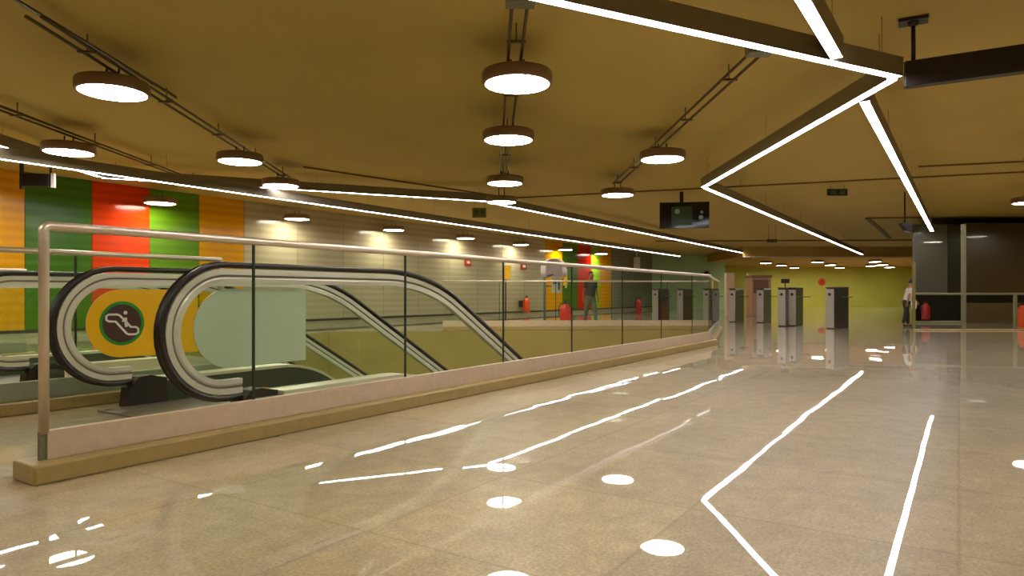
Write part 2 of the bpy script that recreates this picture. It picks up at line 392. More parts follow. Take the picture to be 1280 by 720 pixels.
def esc(label, v0):
    """local origin at u=0 on the near rail line, x along U, y across"""
    W = 1.58
    t = thing('escalator', label, 'escalator', uv(0, v0), RZ)
    for k, y in enumerate((0, W)):
        s = 1 if k == 0 else -1                     # towards the steps
        bm = nb()
        belt = [(-.038, -.022), (-.026, -.026), (-.026, -.014), (.026, -.014), (.026, -.026), (.038, -.022), (.04, .006), (.029, .02), (-.029, .02), (-.04, .006)]
        path = newel(RR-.02, start_u=1.66)+esc_path(1.22)
        sweep(bm, to3(path, y), belt, Vector((0, 1, 0))); obj('handrail', bm, M_black, t, 'black rubber handrail')
        bm = nb(); path = newel(RR-.07, start_u=1.66)+esc_path(1.17)
        sweep(bm, to3(path, y), rect(.062, .042), Vector((0, 1, 0)), smooth=False)
        path = newel(RR-.128, start_u=1.66)+esc_path(1.112)
        sweep(bm, to3(path, y), [(-.022, -.02), (.022, -.02), (.03, -.006), (.03, .03), (-.03, .03), (-.03, -.006)], Vector((0, 1, 0)), smooth=False)
        fr = obj('rail_frame', bm, M_pale, t, 'pale aluminium frame following the handrail')
        bm = nb(); path = newel(RR-.098, start_u=1.66)+esc_path(1.142)
        sweep(bm, to3(path, y), rect(.05, .02), Vector((0, 1, 0)), smooth=False); obj('frame_groove', bm, mat('groove_grey', (110, 106, 92), .5), fr)
        # glass: newel pane and following panes
        rg = RR-.14
        top = esc_path(1.10); low = esc_path(.235)
        inner = newel(rg); inner = [p for p in inner]
        bm = nb(); prism_y(bm, inner+[(2.9, CZ+rg), (2.9, .235), (1.7, .235), (1.7, .29)][:4], y-.006, y+.006); obj('glass_panel', bm, M_glass2, t)
        uu = [2.91, 4.6, 6.3, 8.0, 9.7]
        def zat(pts, u):
            if u <= pts[0][0]: return pts[0][1]
            for (a, b), (c, d2) in zip(pts, pts[1:]):
                if a <= u <= c: return b+(d2-b)*(u-a)/(c-a)
            return pts[-1][1]
        for a, b in zip(uu, uu[1:]):
            n = 8; us = [a+.006+(b-a-.012)*i/n for i in range(n+1)]
            bm = nb(); prism_y(bm, [(u, zat(top, u)) for u in us]+[(u, zat(low, u)) for u in us[::-1]], y-.006, y+.006); obj('glass_panel', bm, M_glass2, t)
        # deck: pale capping, outer cladding, inner skirt
        bm = nb(); p = esc_path(.235, u_start=1.95)
        ys = (y-.15, y+.06) if k == 0 else (y-.06, y+.15)
        q = [(u, z-.03) for u, z in p]
        prism_y(bm, p+q[::-1], ys[0], ys[1]); obj('deck_cap', bm, M_deck, t, 'pale metal deck capping')
        bm = nb(); q2 = [(u, z-.205) for u, z in p]
        q = [(u, z-.03) for u, z in p]
        yo = (y-.145, y-.13) if k == 0 else (y+.13, y+.145)
        q3 = [(u, max(zz, .005) if u < 3.32 else zz) for u, zz in q2]
        prism_y(bm, q+q3[::-1], *yo); obj('outer_cladding', bm, M_deck, t, 'pale outer cladding of the deck')
        bm = nb(); yi = (y+.03, y+.055) if k == 0 else (y-.055, y-.03)
        q4 = [(u, (.004 if u < 3.32 else z-.45)) for u, z in p]
        prism_y(bm, q+q4[::-1], *yi); obj('inner_skirt', bm, M_skirtblk, t, 'dark skirt panel beside the steps')
        bm = nb()
        prism_y(bm, [(1.60, .004), (1.62, .17), (1.70, .26), (1.80, .27), (1.96, .235), (1.96, .004)], y-.075, y+.075)
        obj('handrail_inlet', bm, M_black, t, 'black cover where the handrail enters')
        bm = nb(); y2 = (y-.12, y-.075) if k == 0 else (y+.075, y+.12)
        prism_y(bm, [(1.72, .004), (1.72, .2), (1.96, .2), (1.96, .004)], *y2); obj('inlet_cheek', bm, M_skirtblk, t)
    bm = nb(); bx(bm, 1.35, 2.9, .06, W-.06, .002, .012); obj('landing_plate', bm, mat('ribbed_landing_plate', (128, 122, 108), .4, .5), t)
    bm = nb(); bx(bm, 2.9, 3.02, .06, W-.06, .004, .02); obj('comb_plate', bm, M_comb, t)
    for i in range(15):
        if i < 3: x, z = 3.03+.40*i, .0-(.0, .02, .12)[i]
        else: x = 3.03+.40*i; z = -.12-(i-2)*.231
        bm = nb(); bx(bm, x, x+.405, .075, W-.075, z-.22, z-.004)
        for g in range(24):
            gy = .08+(W-.17)*g/23; bx(bm, x+.01, x+.4, gy, gy+.03, z-.004, z+.006)
        obj('step', bm, M_step, t)
    bm = nb()      # truss soffit
    p = esc_path(.235-.46); q = [(u, z-.5) for u, z in p]
    p = [(3.36, p[0][1])]+[a for a in p if a[0] > 3.4]; q = [(3.36, q[0][1])]+[a for a in q if a[0] > 3.4]
    # keep it clear of the pit floor
    pp = [(u, max(z, PD+.01)) for u, z in p]; qq = [(u, max(z, PD+.005)) for u, z in q]
    prism_y(bm, pp+qq[::-1], .05, W-.05); obj('truss_casing', bm, M_skirtblk, t)
    return t
E1 = esc('escalator with black handrails just behind the near glass balustrade', .615)
E2 = dup(E1, uv(0, 4.2), RZ, 'farther escalator behind the short balustrade, partly hidden by the yellow sign')

# round-ended signs on the escalator glass
def sign(label, v, facing, back_label):
    t = thing('escalator_sign', label, 'sign', uv(CU+.06, v), RZ)
    r = .30; zc = CZ+.025
    out = [(r*math.cos(PI/2+PI*i/28), zc+r*math.sin(PI/2+PI*i/28)) for i in range(29)]+[(.72, zc-r), (.72, zc+r)]
    s = facing
    f0, f1 = sorted((0, s*.006)); b0, b1 = sorted((0, -s*.004))
    bm = nb(); prism_y(bm, out, f0, f1); obj('sign_face', bm, M_yel, t, 'yellow face with a round left end')
    bm = nb(); prism_y(bm, out, b0, b1); obj('sign_back', bm, M_back, t, back_label)
    def disc(name, R, m, a):
        bm = nb(); y0, y1 = sorted((s*a, s*(a+.002))); prism_y(bm, [(R*math.cos(2*PI*i/48), zc+R*math.sin(2*PI*i/48)) for i in range(48)], y0, y1); return obj(name, bm, m, t)
    disc('green_ring', .195, M_green, .006); disc('brown_disc', .168, M_brown, .008)
    R = .165; pic = [(-.72,.48),(-.27,.48),(-.12,.40),(.45,-.22),(.70,-.22),(.84,-.32),(.84,-.52),(.70,-.62),(.33,-.61),(.2,-.54),(-.36,.10),(-.70,.12),(-.84,.2),(-.84,.4)]
    y = s*.0115
    bm = nb(); sweep(bm, [(a*R*s*(1 if s < 0 else 1)*(-1 if s > 0 else -1) if False else a*R*(1 if s < 0 else -1), y, zc+b*R) for a, b in pic], rect(.003, .018), Vector((0, 1, 0)), smooth=False, closed=True)
    sweep(bm, [(a*R*(1 if s < 0 else -1), y, zc+b*R) for a, b in ((.16, .3), (.18, -.02), (.2, -.2))], rect(.003, .024), Vector((0, 1, 0)), smooth=False)
    sweep(bm, [(a*R*(1 if s < 0 else -1), y, zc+b*R) for a, b in ((.16, .2), (-.02, .1))], rect(.003, .014), Vector((0, 1, 0)), smooth=False)
    cx, cz = .15*R*(1 if s < 0 else -1), zc+.56*R
    y0, y1 = sorted((y-.0015, y+.0015)); prism_y(bm, [(cx+.1*R*math.cos(2*PI*i/16), cz+.1*R*math.sin(2*PI*i/16)) for i in range(16)], y0, y1)
    obj('escalator_pictogram', bm, M_white, t)
    return t
sign('yellow sign with an escalator pictogram on the rear glass of the near escalator', .615+1.58-.013, -1, 'pale back')
sign('round-ended sign seen from its pale grey back on the front glass of the near escalator', .615+.013, 1, 'pale grey-green back')

# ------------------------------------------------------------------ round ceiling lamps
LZ = 3.29
def make_lamp():
    t = thing('ceiling_lamp', '', 'lamp', (0, 0, LZ))
    bm = nb(); lathe(bm, [(.352, .004), (.366, 0), (.38, .006), (.385, .03), (.385, .125), (.372, .14), (.05, .142), (0, .142)], seg=56)
    lathe(bm, [(.352, .004), (.352, .02), (0, .02)], seg=56); obj('drum', bm, M_drum, t, 'brown drum housing')
    bm = nb(); lathe(bm, [(0, .006), (.351, .006), (.351, .012), (0, .012)], seg=56); obj('diffuser', bm, M_lampglow, t, 'glowing white diffuser')
    for s in (-1, 1):
        bm = nb(); tube(bm, (s*.07, 0, .14), (s*.07, 0, CEIL-LZ-.19), .012); lathe(bm, [(.03, .14), (.03, .16), (0, .16)], s*.07, 0, 12); obj('hanger', bm, M_pipe, t)
    return t
proto = make_lamp(); first = [True]
def lamp(loc, label, group):
    if first[0]:
        first[0] = False; proto.location = loc; proto['label'] = label; proto['group'] = group; return proto
    return dup(proto, loc, 0, label, group)
G1 = 'round lamps hanging on conduit rows from the ochre ceiling'; G2 = 'round lamps along the panelled wall'; G3 = 'round lamps in the far room'
RP = {'L': [], 'C': [], 'R': []}
for px, py, lab in ((141, 117, 'largest round lamp at upper left, on the left conduit row'), (300, 203, 'second round lamp of the left conduit row, right of the largest left lamp'),
                    (351, 233, 'round lamp of the left conduit row touching the white light line'), (86, 191.5, 'round lamp above the yellow wall panel at far left'),
                    (646.5, 106.5, 'largest round lamp at the top centre, hung from the central conduits'), (635.5, 176, 'second round lamp down the central column of lamps'),
                    (631, 230, 'third round lamp down the central column, just above the light line'), (627, 253.5, 'lowest round lamp of the central column, touching the light line'),
                    (828, 200, 'larger round lamp of the pair on the slanting conduit left of the zigzag light'), (772, 244.5, 'smaller round lamp of the pair, beyond the slanting conduit')):
    lamp(at(px, py, LZ), lab, G1)
lamp(at(1287, 254, LZ), 'round lamp cut by the right edge above the dark enclosure', G1)
for p in ((9.4, 12.0), (9.3, 5.0), (0.1, 2.4), (-4.6, 2.2), (-4.6, -3), (0.1, -2.6), (5.2, 1.5), (5.2, -3.5), (9.3, -1), (13, 6), (14, 11.5), (18, 16), (18.5, 21), (18.5, 8), (-8.0, 4.0), (-8.5, -2), (12.5, 25), (8.5, 30), (3, 26), (-1.5, 22)):  # unseen lamps added for illumination; the first matches a floor reflection
    if p in ((12.5, 25), (8.5, 30), (3, 26), (-1.5, 22)): continue
    lamp((p[0], p[1], LZ), 'unseen round lamp added on the ceiling outside the view to light the hall', 'round lamps out of the frame')
for k, lab in zip(range(-3, 7), ['round lamp by the panelled wall, outside the left edge', 'round lamp by the panelled wall, beyond the left edge', 'round wall-side lamp just outside the left edge',
        'round lamp in front of the green panel right of the red panel', 'round lamp before the first glow on the grey panels', 'round lamp before the second glow on the grey panels',
        'round lamp before the third glow on the grey panels', 'fourth round lamp along the grey panelled wall', 'round lamp between the yellow and the dark red far panels', 'last round lamp of the wall row, over the yellow far panel']):
    lamp((-8.9+2.33*k, 17.4+3.63*k, LZ), lab, G2)
for (px, py), lab in zip(((957, 329.3), (977, 332.3), (993, 335.3), (1022, 328), (1038, 331.6), (1050, 335), (1094, 327.6), (1103, 331.5), (1112, 334.5)),
        ['nearest lamp of the left row in the far room', 'middle lamp of the left row in the far room', 'farthest lamp of the left row in the far room',
         'nearest lamp of the middle row in the far room', 'middle lamp of the middle row in the far room', 'farthest lamp of the middle row in the far room',
         'nearest lamp of the right row in the far room', 'middle lamp of the right row in the far room', 'farthest lamp of the right row in the far room']):
    p = at(px, py, FC-.15); l = lamp(p, lab, G3)
for q in ((24.6, 43), (24.6, 50), (31, 44), (31, 51), (17.2, 55.0), (21.5, 55.6), (29, 55.5)):  # hidden lamps added to brighten the far room
    if q[1] < 54: lamp((q[0]+1.5, q[1], FC-.15), 'lamp added to brighten the far room, hidden behind the dark enclosure', 'added far room lamps behind the enclosure')
# (hangers of the far room lamps end inside its lower ceiling)

# conduit runs
def conduit(label, x0, y0, x1, y1, z=3.585, gap=.14, box=True):
    d = Vector((x1-x0, y1-y0, 0)); L = d.length
    t = thing('conduit_run', label, 'conduit', (x0, y0, z), math.atan2(d.y, d.x))
    for s in (-1, 1):
        bm = nb(); tube(bm, (0, s*gap/2, 0), (L, s*gap/2, 0), .017, 10); obj('pipe', bm, M_pipe, t)
    x = .9
    while x < L:
        bm = nb(); tube(bm, (x, 0, .0), (x, 0, CEIL-z), .008, 8); bx(bm, x-.02, x+.02, -gap/2-.03, gap/2+.03, -.022, .0); obj('bracket', bm, M_pipe, t); x += 1.9
    if box:
        bm = nb(); bx(bm, -.16, .02, -.13, .13, -.05, .07, bev=.008); obj('junction_box', bm, M_pipelight, t, 'grey metal junction box')
    return t
conduit('twin conduits carrying the central column of lamps', .07, 6.1, -.27, 17.3)
conduit('slanting twin conduits with a grey box under the white light line, right of centre', 2.62, 7.35, 2.42, 16.1)
conduit('twin conduits of the left row, passing behind the largest left lamp', -4.45, 6.4, -4.98, 15.2, box=False)
conduit('twin conduits through the lamp above the yellow wall panel', -7.1, 9.0, -7.25, 17.0, box=False)
bm = nb(); tube(bm, (-4.36, 1, 3.64), (-4.5, 9.2, 3.64), .02); tag(obj('ceiling_pipe', bm, M_pipe), 'single thicker pipe running from the top left corner to the largest left lamp', 'pipe')
bm = nb(); tube(bm, (-7.0, 2, 3.64), (-7.2, 11, 3.64), .02); tag(obj('ceiling_pipe', bm, M_pipe), 'single pipe from the left edge to the lamp above the yellow panel', 'pipe')

# ------------------------------------------------------------------ linear lights
TZ = 3.19
def linear(label, p, q, n_h=None, w=.115, ext0=0, ext1=0, Z=TZ):
    p, q = Vector(p), Vector(q); d = (q-p).normalized(); p = p-d*ext0; q = q+d*ext1
    L = (q-p).length
    t = thing('linear_light', label, 'light', (p.x, p.y, Z), math.atan2(d.y, d.x), 'straight linear lights of the zigzag ceiling lines')
    bm = nb(); hh = .19
    bx(bm, 0, L, -w/2, -w/2+.008, 0, hh); bx(bm, 0, L, w/2-.008, w/2, 0, hh); bx(bm, 0, L, -w/2+.008, w/2-.008, .02, hh)
    obj('profile', bm, M_tube, t, 'taupe metal profile')
    bm = nb(); bx(bm, .001, L-.001, -w/2+.009, w/2-.009, .002, .019); obj('diffuser', bm, M_led, t, 'white glowing strip')
    n_h = n_h or max(2, int(L/2.2)); n_h = min(n_h, 14)
    for i in range(n_h):
        x = .25+(L-.5)*i/(n_h-1)
        bm = nb(); tube(bm, (x, 0, hh), (x, 0, CEIL-Z-.0005), .0035, 6); obj('suspension_rod', bm, M_rod, t)
    return t
T = lambda px, py, z=TZ: at(px, py, z)
linear('long diagonal light line from the top edge to the bright corner at upper right', T(680, 0), T(1120, 96.5), ext0=1.6, ext1=.03)
linear('light line from the upper right corner back to the middle bend', T(1120, 97.5), T(880, 234), ext1=.04, ext0=-.07)
linear('thin light line from the middle bend to the far room edge', T(881, 235), T(1078, 318.3), ext0=-.03)
linear('wide light line at the top edge ending on the long diagonal', T(1003, 0), T(1046, 73), ext0=1.5)
linear('light line descending right of the zigzag toward the dark enclosure', T(1081, 129), T(1165, 289))
linear('light line at upper left coming from the left edge above the green panel', T(0, 183, 3.4), T(124, 221, 3.4), ext0=3.2, Z=3.4)
linear('upper of the two nearly parallel light lines across the left half', T(127, 222.5, 3.4), T(610, 252, 3.4), Z=3.4)
linear('light line from the lowest central lamp to the far end of the hall', T(612, 253.5, 3.4), T(928, 316.2, 3.4), Z=3.4)
linear('lower long light line running along the panelled wall', T(0, 199), T(850, 320.5), ext0=3.0)

# dark beam with a ceiling hanger
p = at(1124, 96, 3.2); dd = Vector((.867, -.5, 0))
t = thing('dark_beam', 'dark unlit beam at the upper right edge starting at the light corner', 'beam', (p.x+.05, p.y-.02, 3.08), math.atan2(dd.y, dd.x))
bm = nb(); bx(bm, 0, 6.0, -.06, .06, 0, .255, bev=.006); obj('beam_box', bm, M_beam, t)
bm = nb(); bx(bm, .0, .0+.012, -.055, .055, .004, .25); obj('end_cap', bm, mat('beam_end_cap', (62, 56, 52), .5), t).location = (-.013, 0, 0)
for x in (.07, 3.0, 5.6):
    bm = nb(); tube(bm, (x, 0, .255), (x, 0, CEIL-3.08-.03), .02, 10); obj('hanger_rod', bm, M_beam, t)
    bm = nb(); lathe(bm, [(0, CEIL-3.08-.08), (.05, CEIL-3.08-.06), (.05, CEIL-3.08-.03)], x, 0, 16); bx(bm, x-.13, x+.13, -.09, .09, CEIL-3.08-.035, CEIL-3.08-.002); obj('ceiling_plate', bm, M_beam, t)

# ------------------------------------------------------------------ hanging monitor
p = at(852, 240, CEIL)
t = thing('hanging_monitor', 'black wide monitor hanging from the ceiling left of the middle bend', 'monitor', (p.x, p.y, 2.78), math.radians(-10))
bm = nb(); bx(bm, -.58, .72, -.06, .06, 0, .70, bev=.01); obj('casing', bm, M_screen, t)
bm = nb(); bx(bm, -.27, .27, -.066, -.061, .08, .58); obj('screen_picture', bm, M_screenp, t)
bm = nb()
for (x, z, r) in ((.5, .28, .06), (.52, .42, .04), (-.12, .45, .07)):
    prism_y(bm, [(x+r*math.cos(2*PI*i/12), z+r*math.sin(2*PI*i/12)) for i in range(12)], -.07, -.0665)
obj('screen_marks', bm, M_screenw, t)
bm = nb(); tube(bm, (0, 0, .7), (0, 0, CEIL-2.78), .05, 14); obj('mounting_pole', bm, M_black, t)

# small hanging exit signs
def hang_sign(name, label, px, py, w, h, d, m, cat='sign', marks=True):
    z = H+(HZ-py)/F*d
    t = thing(name, label, cat, ((px-640)/F*d, d, z))
    bm = nb(); bx(bm, -w/2, w/2, -.03, .03, -h/2, h/2, bev=.005); obj('plate', bm, m, t)
    if marks:
        bm = nb(); bx(bm, -w*.36, -w*.08, -.034, -.0305, -h*.3, h*.3); bx(bm, w*.1, w*.36, -.034, -.0305, -h*.3, h*.3); obj('pictogram', bm, mat('dull_sign_mark', (70, 92, 50), .5), t)
    for s in (-1, 1):
        bm = nb(); tube(bm, (s*w*.35, 0, h/2), (s*w*.35, 0, CEIL-z), .006, 6); obj('hanger', bm, M_pipe, t)
M_dg = mat('dark_green_sign', (34, 44, 26), .5)
hang_sign('exit_sign', 'small dark double sign under the ceiling inside the zigzag light', 1046.5, 240.5, .5, .17, 17.5, M_dg)
hang_sign('exit_sign', 'tiny dark sign under the far ceiling left of the thin light line end', 965, 301, .38, .12, 27, M_dg)
hang_sign('exit_sign', 'small green-marked sign left of the lowest central lamp', 599, 266, .42, .3, 21, mat('olive_sign_plate', (110, 104, 60), .5))
# hanging dark sign box at the far left
z0 = 2.62; p = at(47, 224, 0) if False else None
d = 13.2
t = thing('hanging_sign_box', 'dark hanging sign box with a pale end bar at far left under the light lines', 'sign', ((47-640)/F*d, d, H+(368-233)/F*d), math.radians(8))
bm = nb(); bx(bm, -.25, .22, -.05, .05, 0, .24, bev=.006); obj('box', bm, M_black, t)
bm = nb(); bx(bm, .25, .31, -.04, .04, -.02, .26, bev=.006); obj('end_bar', bm, M_white, t, 'pale end bar')
bm = nb(); bx(bm, -.30, -.26, -.04, .04, -.06, CEIL-(H+(368-233)/F*d)-.01); obj('side_post', bm, M_dark, t)
bm = nb(); bx(bm, .22, .25, -.02, .02, .0, CEIL-(H+(368-233)/F*d)-.01); obj('hanger', bm, M_dark, t)
# dark camera by the enclosure
z = H+(368-279)/F*18.6
t = thing('security_camera', 'black camera housing hanging at the left top corner of the dark enclosure', 'camera', ((1131-640)/F*18.6, 18.6, z))
bm = nb(); prism_y(bm, [(-.14, 0), (.14, 0), (.14, -.26), (.02, -.2)], -.1, .1); obj('housing', bm, M_black, t)
bm = nb(); tube(bm, (0, 0, 0), (0, 0, CEIL-z), .02, 8); obj('bracket', bm, M_black, t)

# ------------------------------------------------------------------ turnstiles
M_es0 = mat('dull_steel_arm', (120, 108, 70), .4, .4)
def make_turnstile():
    t = thing('turnstile', '', 'turnstile')
    bm = nb(); bx(bm, -.12, .12, .05, 1.2, 0, 1.19, bev=.02); obj('cabinet', bm, mat('dark_turnstile_side', (58, 54, 44), .3, .4), t, 'dark cabinet')
    bm = nb(); bx(bm, -.115, .115, 0, .049, .02, 1.15, bev=.015); obj('front_panel', bm, mat('pale_turnstile_front', (164, 154, 142), .35, .3), t, 'pale metal front')
    bm = nb(); prism_y(bm, [(.045*math.cos(2*PI*i/20), 1.0+.045*math.sin(2*PI*i/20)) for i in range(20)], -.012, -.001); obj('card_reader', bm, M_black, t)
    bm = nb(); bx(bm, -.125, .125, -.005, 1.205, 1.191, 1.22, bev=.01); obj('lid', bm, mat('turnstile_lid', (96, 88, 74), .3, .5), t)
    bm = nb(); bx(bm, -.1, .1, .08, 1.17, 0.0, .02); 
    obj('foot', bm, M_dark, t).location = (0, 0, -.0)
    bm = nb(); tube(bm, (.12, .55, .93), (.46, .5, .92), .014, 8); obj('barrier_arm', bm, M_es0, t)
    return t
tp = None
for i, (px, py, lab) in enumerate(((819, 401, 'leftmost turnstile, seen through the glass at the far end'), (850, 401, 'second turnstile from the left, behind the glass'),
        (883, 402, 'third turnstile from the left, in front of the green wall'), (915, 402.5, 'turnstile just right of the glass balustrade end'),
        (950, 403.5, 'turnstile before the brown kiosk'), (977, 408, 'left unit of the paired turnstiles'), (990, 407.5, 'right unit of the paired turnstiles'),
        (1037, 411, 'single turnstile standing alone before the lime wall, rightmost'))):
    p = at(px, py)
    if tp is None: tp = make_turnstile(); tp.location = p; tp.rotation_euler = (0, 0, -A); tp['label'] = lab; tp['group'] = 'turnstiles across the hall end'
    else: dup(tp, p, -A-(math.radians(12) if i == 7 else 0), lab)
# display on the paired turnstiles
p = at(979, 408)
t = thing('gate_display', 'small dark display on a stalk above the paired turnstiles', 'display', (p.x+.3, p.y+.6, 1.0))
bm = nb(); bx(bm, -.13, .13, -.04, .04, .36, .5, bev=.01); obj('screen', bm, M_black, t)
bm = nb(); tube(bm, (0, 0, .22), (0, 0, .36), .02, 8); obj('stalk', bm, M_dark, t)

# kiosk and pillars behind the turnstiles
p = at(952, 396)
t = thing('ticket_kiosk', 'brown kiosk behind the turnstiles before the lime wall', 'kiosk', (p.x, p.y, 0))
bm = nb(); bx(bm, -.42, .42, 0, .8, 0, 1.75, bev=.02); obj('body', bm, mat('pinkish_brown_kiosk', (164, 126, 92), .4), t)
bm = nb(); bx(bm, -.36, .3, -.02, -.001, 1.05, 1.65, bev=.005); obj('screen_panel', bm, mat('kiosk_brown_panel', (112, 78, 50), .4), t)
bm = nb(); bx(bm, -.46, .46, -.04, .84, 1.751, 1.86, bev=.01); obj('top_cap', bm, mat('kiosk_cap', (120, 88, 50), .4), t)
p = at(913, 395)
bm = nb(); bx(bm, p.x-.18, p.x+.18, p.y, p.y+.3, 0, 2.0); struct('trim_9', bm, mat('pinkish_pillar', (196, 172, 138), .4))
p = at(938, 392)
bm = nb(); bx(bm, p.x-.12, p.x+.2, p.y, p.y+.3, 0, 2.1); struct('trim_10', bm, mat('yellow_beige_pillar', (206, 186, 104), .4))

# ------------------------------------------------------------------ dark enclosure on the right
M_ep = mat('dark_grey_glazing', (88, 84, 72), .3, coat=.3); M_eq = mat('dark_olive_glazing', (72, 60, 30), .3, coat=.3)
M_er = mat('black_glazing', (12, 12, 7), .3); M_es = mat('greenish_grey_metal', (120, 118, 92), .45, .4)
ex0, ey0 = 14.12, 24.2
TOPZ = 3.46
t = thing('dark_enclosure', 'large dark clad enclosure filling the right side of the hall', 'enclosure', (ex0, ey0, 0))
bm = nb(); prism(bm, [(0, .06), (9, .06), (9, 6), (3.9, 6)], 0, TOPZ); obj('body', bm, M_er, t)
bm = nb(); bx(bm, .0, 1.2, 0, .055, 1.05, TOPZ); obj('upper_panel', bm, M_ep, t, 'dark grey upper panel')
bm = nb(); bx(bm, 1.22, 1.72, 0, .055, 1.05, TOPZ); obj('upper_panel', bm, mat('blackish_glazing', (44, 42, 30), .25, coat=.3), t, 'blackish upper panel')
bm = nb(); bx(bm, 1.80, 6.5, 0, .055, 1.05, TOPZ+.06); obj('upper_panel', bm, M_eq, t, 'wide dark olive upper panel')
bm = nb(); bx(bm, .0, 1.72, .0, .055, .08, .98); obj('lower_panel', bm, M_er, t)
bm = nb(); bx(bm, 1.80, 6.5, .0, .055, .72, 1.0); obj('lower_panel', bm, M_er, t)
bm = nb(); bx(bm, 1.80, 6.5, .0, .055, .0, .70); obj('lower_panel', bm, mat('brown_lower_panel', (92, 76, 50), .3), t, 'brown lower panel')
bm = nb(); bx(bm, .0, 1.74, -.05, .055, .0, .07, bev=.01); obj('base_sill', bm, mat('pale_sill', (150, 150, 124), .4), t, 'pale base sill')
sx0, sy0 = 11.14, 19.1
t = thing('glass_screen', 'glass railing with pale posts in front of the dark enclosure', 'railing', (sx0, sy0, 0))
bm = nb(); bx(bm, .05, 4.6, -.03, .03, .985, 1.045, bev=.01); obj('handrail', bm, M_es, t)
bm = nb(); bx(bm, 1.34, 1.45, -.04, .04, .0, 2.95, bev=.01); obj('tall_post', bm, M_es, t)
bm = nb(); bx(bm, 2.79, 2.87, -.035, .035, .0, .985, bev=.01); obj('short_post', bm, M_es, t)
bm = nb(); bx(bm, -.02, .05, -.03, .03, .0, 1.9, bev=.005); obj('corner_post', bm, mat('corner_olive', (116, 106, 56), .4), t)
bm = nb(); bx(bm, -.02, 4.6, -.05, .05, .0, .04, bev=.01); obj('base_rail', bm, mat('sill_stone', (170, 150, 110), .4), t)
for a, b in ((.07, 1.32), (1.47, 2.77), (2.89, 4.58)):
    bm = nb(); bx(bm, a, b, -.006, .006, .05, .975); obj('glass_panel', bm, M_glass, t)
bm = nb(); bx(bm, .07, 1.32, -.006, .006, 1.06, 2.9); obj('glass_panel', bm, M_glass, t)

def extinguisher(label, loc, h, r, m, hang=None):
    t = thing('fire_extinguisher', label, 'extinguisher', loc)
    bm = nb(); lathe(bm, [(0, 0), (r*.92, 0), (r, .03*h), (r, .66*h), (r*.85, .75*h), (r*.4, .83*h), (r*.34, .86*h), (0, .86*h)], seg=24); obj('cylinder', bm, m, t)
    bm = nb(); lathe(bm, [(0, .86*h), (r*.3, .86*h), (r*.3, .93*h), (0, .93*h)], seg=12); bx(bm, -r*.2, r*1.1, -.012, .012, .93*h, .95*h); bx(bm, -r*.2, r*1.0, -.012, .012, .975*h, h); bx(bm, -r*.25, 0, -.014, .014, .93*h, h); obj('valve_handle', bm, M_black, t)
    bm = nb(); sweep(bm, [(-r*.25, 0, .9*h), (-r*.9, 0, .88*h), (-r*1.25, 0, .7*h), (-r*1.2, 0, .35*h)], circ(.012, 8)); obj('hose', bm, M_black, t)
    if hang is not None:
        bm = nb(); bx(bm, -r*.5, r*.5, r+.0, r+hang, .3*h, .7*h); obj('wall_bracket', bm, M_dark, t)
    return t
extinguisher('red fire extinguisher on the left end of the dark enclosure', (ex0+.28, ey0-.25, .13), .66, .13, mat('dark_red_enamel', (150, 20, 16), .35), .1)
extinguisher('orange-red fire extinguisher on the floor at the right edge, behind the glass railing', (15.95, 21.5, .0), .76, .15, M_orange)
p = at(707, 408.5); extinguisher('large red extinguisher standing on the floor behind the glass, under the far yellow panel', p, .82, .17, M_red)
# wall mounted small things (on the panelled wall plane)
def wall_item(name, label, cat, px, z0, z1, w, m, d=.06, off=.0):
    u = on_wall(px, WV)
    t = thing(name, label, cat, uv(u, WV-off, 0), RZ)
    bm = nb(); bx(bm, -w/2, w/2, -d, -.002, z0, z1, bev=.01); obj('case', bm, m, t)
    return t
def wz(px, py):
    u = on_wall(px, WV); q = uv(u, WV); return H+(HZ-py)/F*q.y
t = wall_item('alarm_box', 'small red alarm box on the grey wall under the third glow', 'alarm box', 584, wz(584, 332), wz(584, 324), .42, M_red)
bm = nb(); bx(bm, -.1, .1, -.075, -.061, wz(584, 329.5), wz(584, 326.5)); obj('button', bm, M_white, t)
t = wall_item('alarm_box', 'small dark red alarm box on the grey wall left of the far yellow panel', 'alarm box', 654, wz(654, 337), wz(654, 329.5), .5, mat('dark_red_enamel', (150, 20, 16), .35))
bm = nb(); bx(bm, -.12, .12, -.075, -.061, wz(654, 334.5), wz(654, 331.5)); obj('button', bm, M_white, t)
t = wall_item('notice_board', 'narrow yellow notice on the deep green far panel', 'sign', 706, wz(706, 357), wz(706, 336), .36, M_yel)
bm = nb(); bx(bm, -.1, .1, -.07, -.061, wz(706, 360), wz(706, 357.2)); obj('pale_tab', bm, M_back, t)
u = on_wall(658, WV-.40); p = uv(u, WV-.40)
extinguisher('orange-red extinguisher mounted low on the grey wall left of the far yellow panel', (p.x, p.y, H+(HZ-390)/F*p.y), .78, .17, M_orange, .2).rotation_euler = (0, 0, RZ)
p = at(798.5, 392)
extinguisher('small red extinguisher at the foot of the grey-green wall left of the turnstiles', p, .86, .15, mat('dark_red_enamel', (150, 20, 16), .35))
# yellow projecting sign on a pole near glass joint
d = 20.5
t = thing('pole_sign', 'small orange and yellow sign on a dark pole before the grey wall', 'sign', ((633-640)/F*d, d, 0))
bm = nb(); tube(bm, (-.02, 0, 0), (-.02, 0, 1.75), .02, 8); lathe(bm, [(0, .0), (.16, .0), (.15, .03), (0, .035)], -.02, 0, 20); obj('pole', bm, M_dark, t)
bm = nb(); bx(bm, -.05, .13, -.05, -.021, 1.45, 1.86, bev=.005); obj('sign_plate', bm, M_yel, t, 'yellow plate')
bm = nb(); bx(bm, -.12, -.055, -.05, -.021, 1.45, 1.82, bev=.004); obj('side_plate', bm, M_orange, t, 'orange plate')
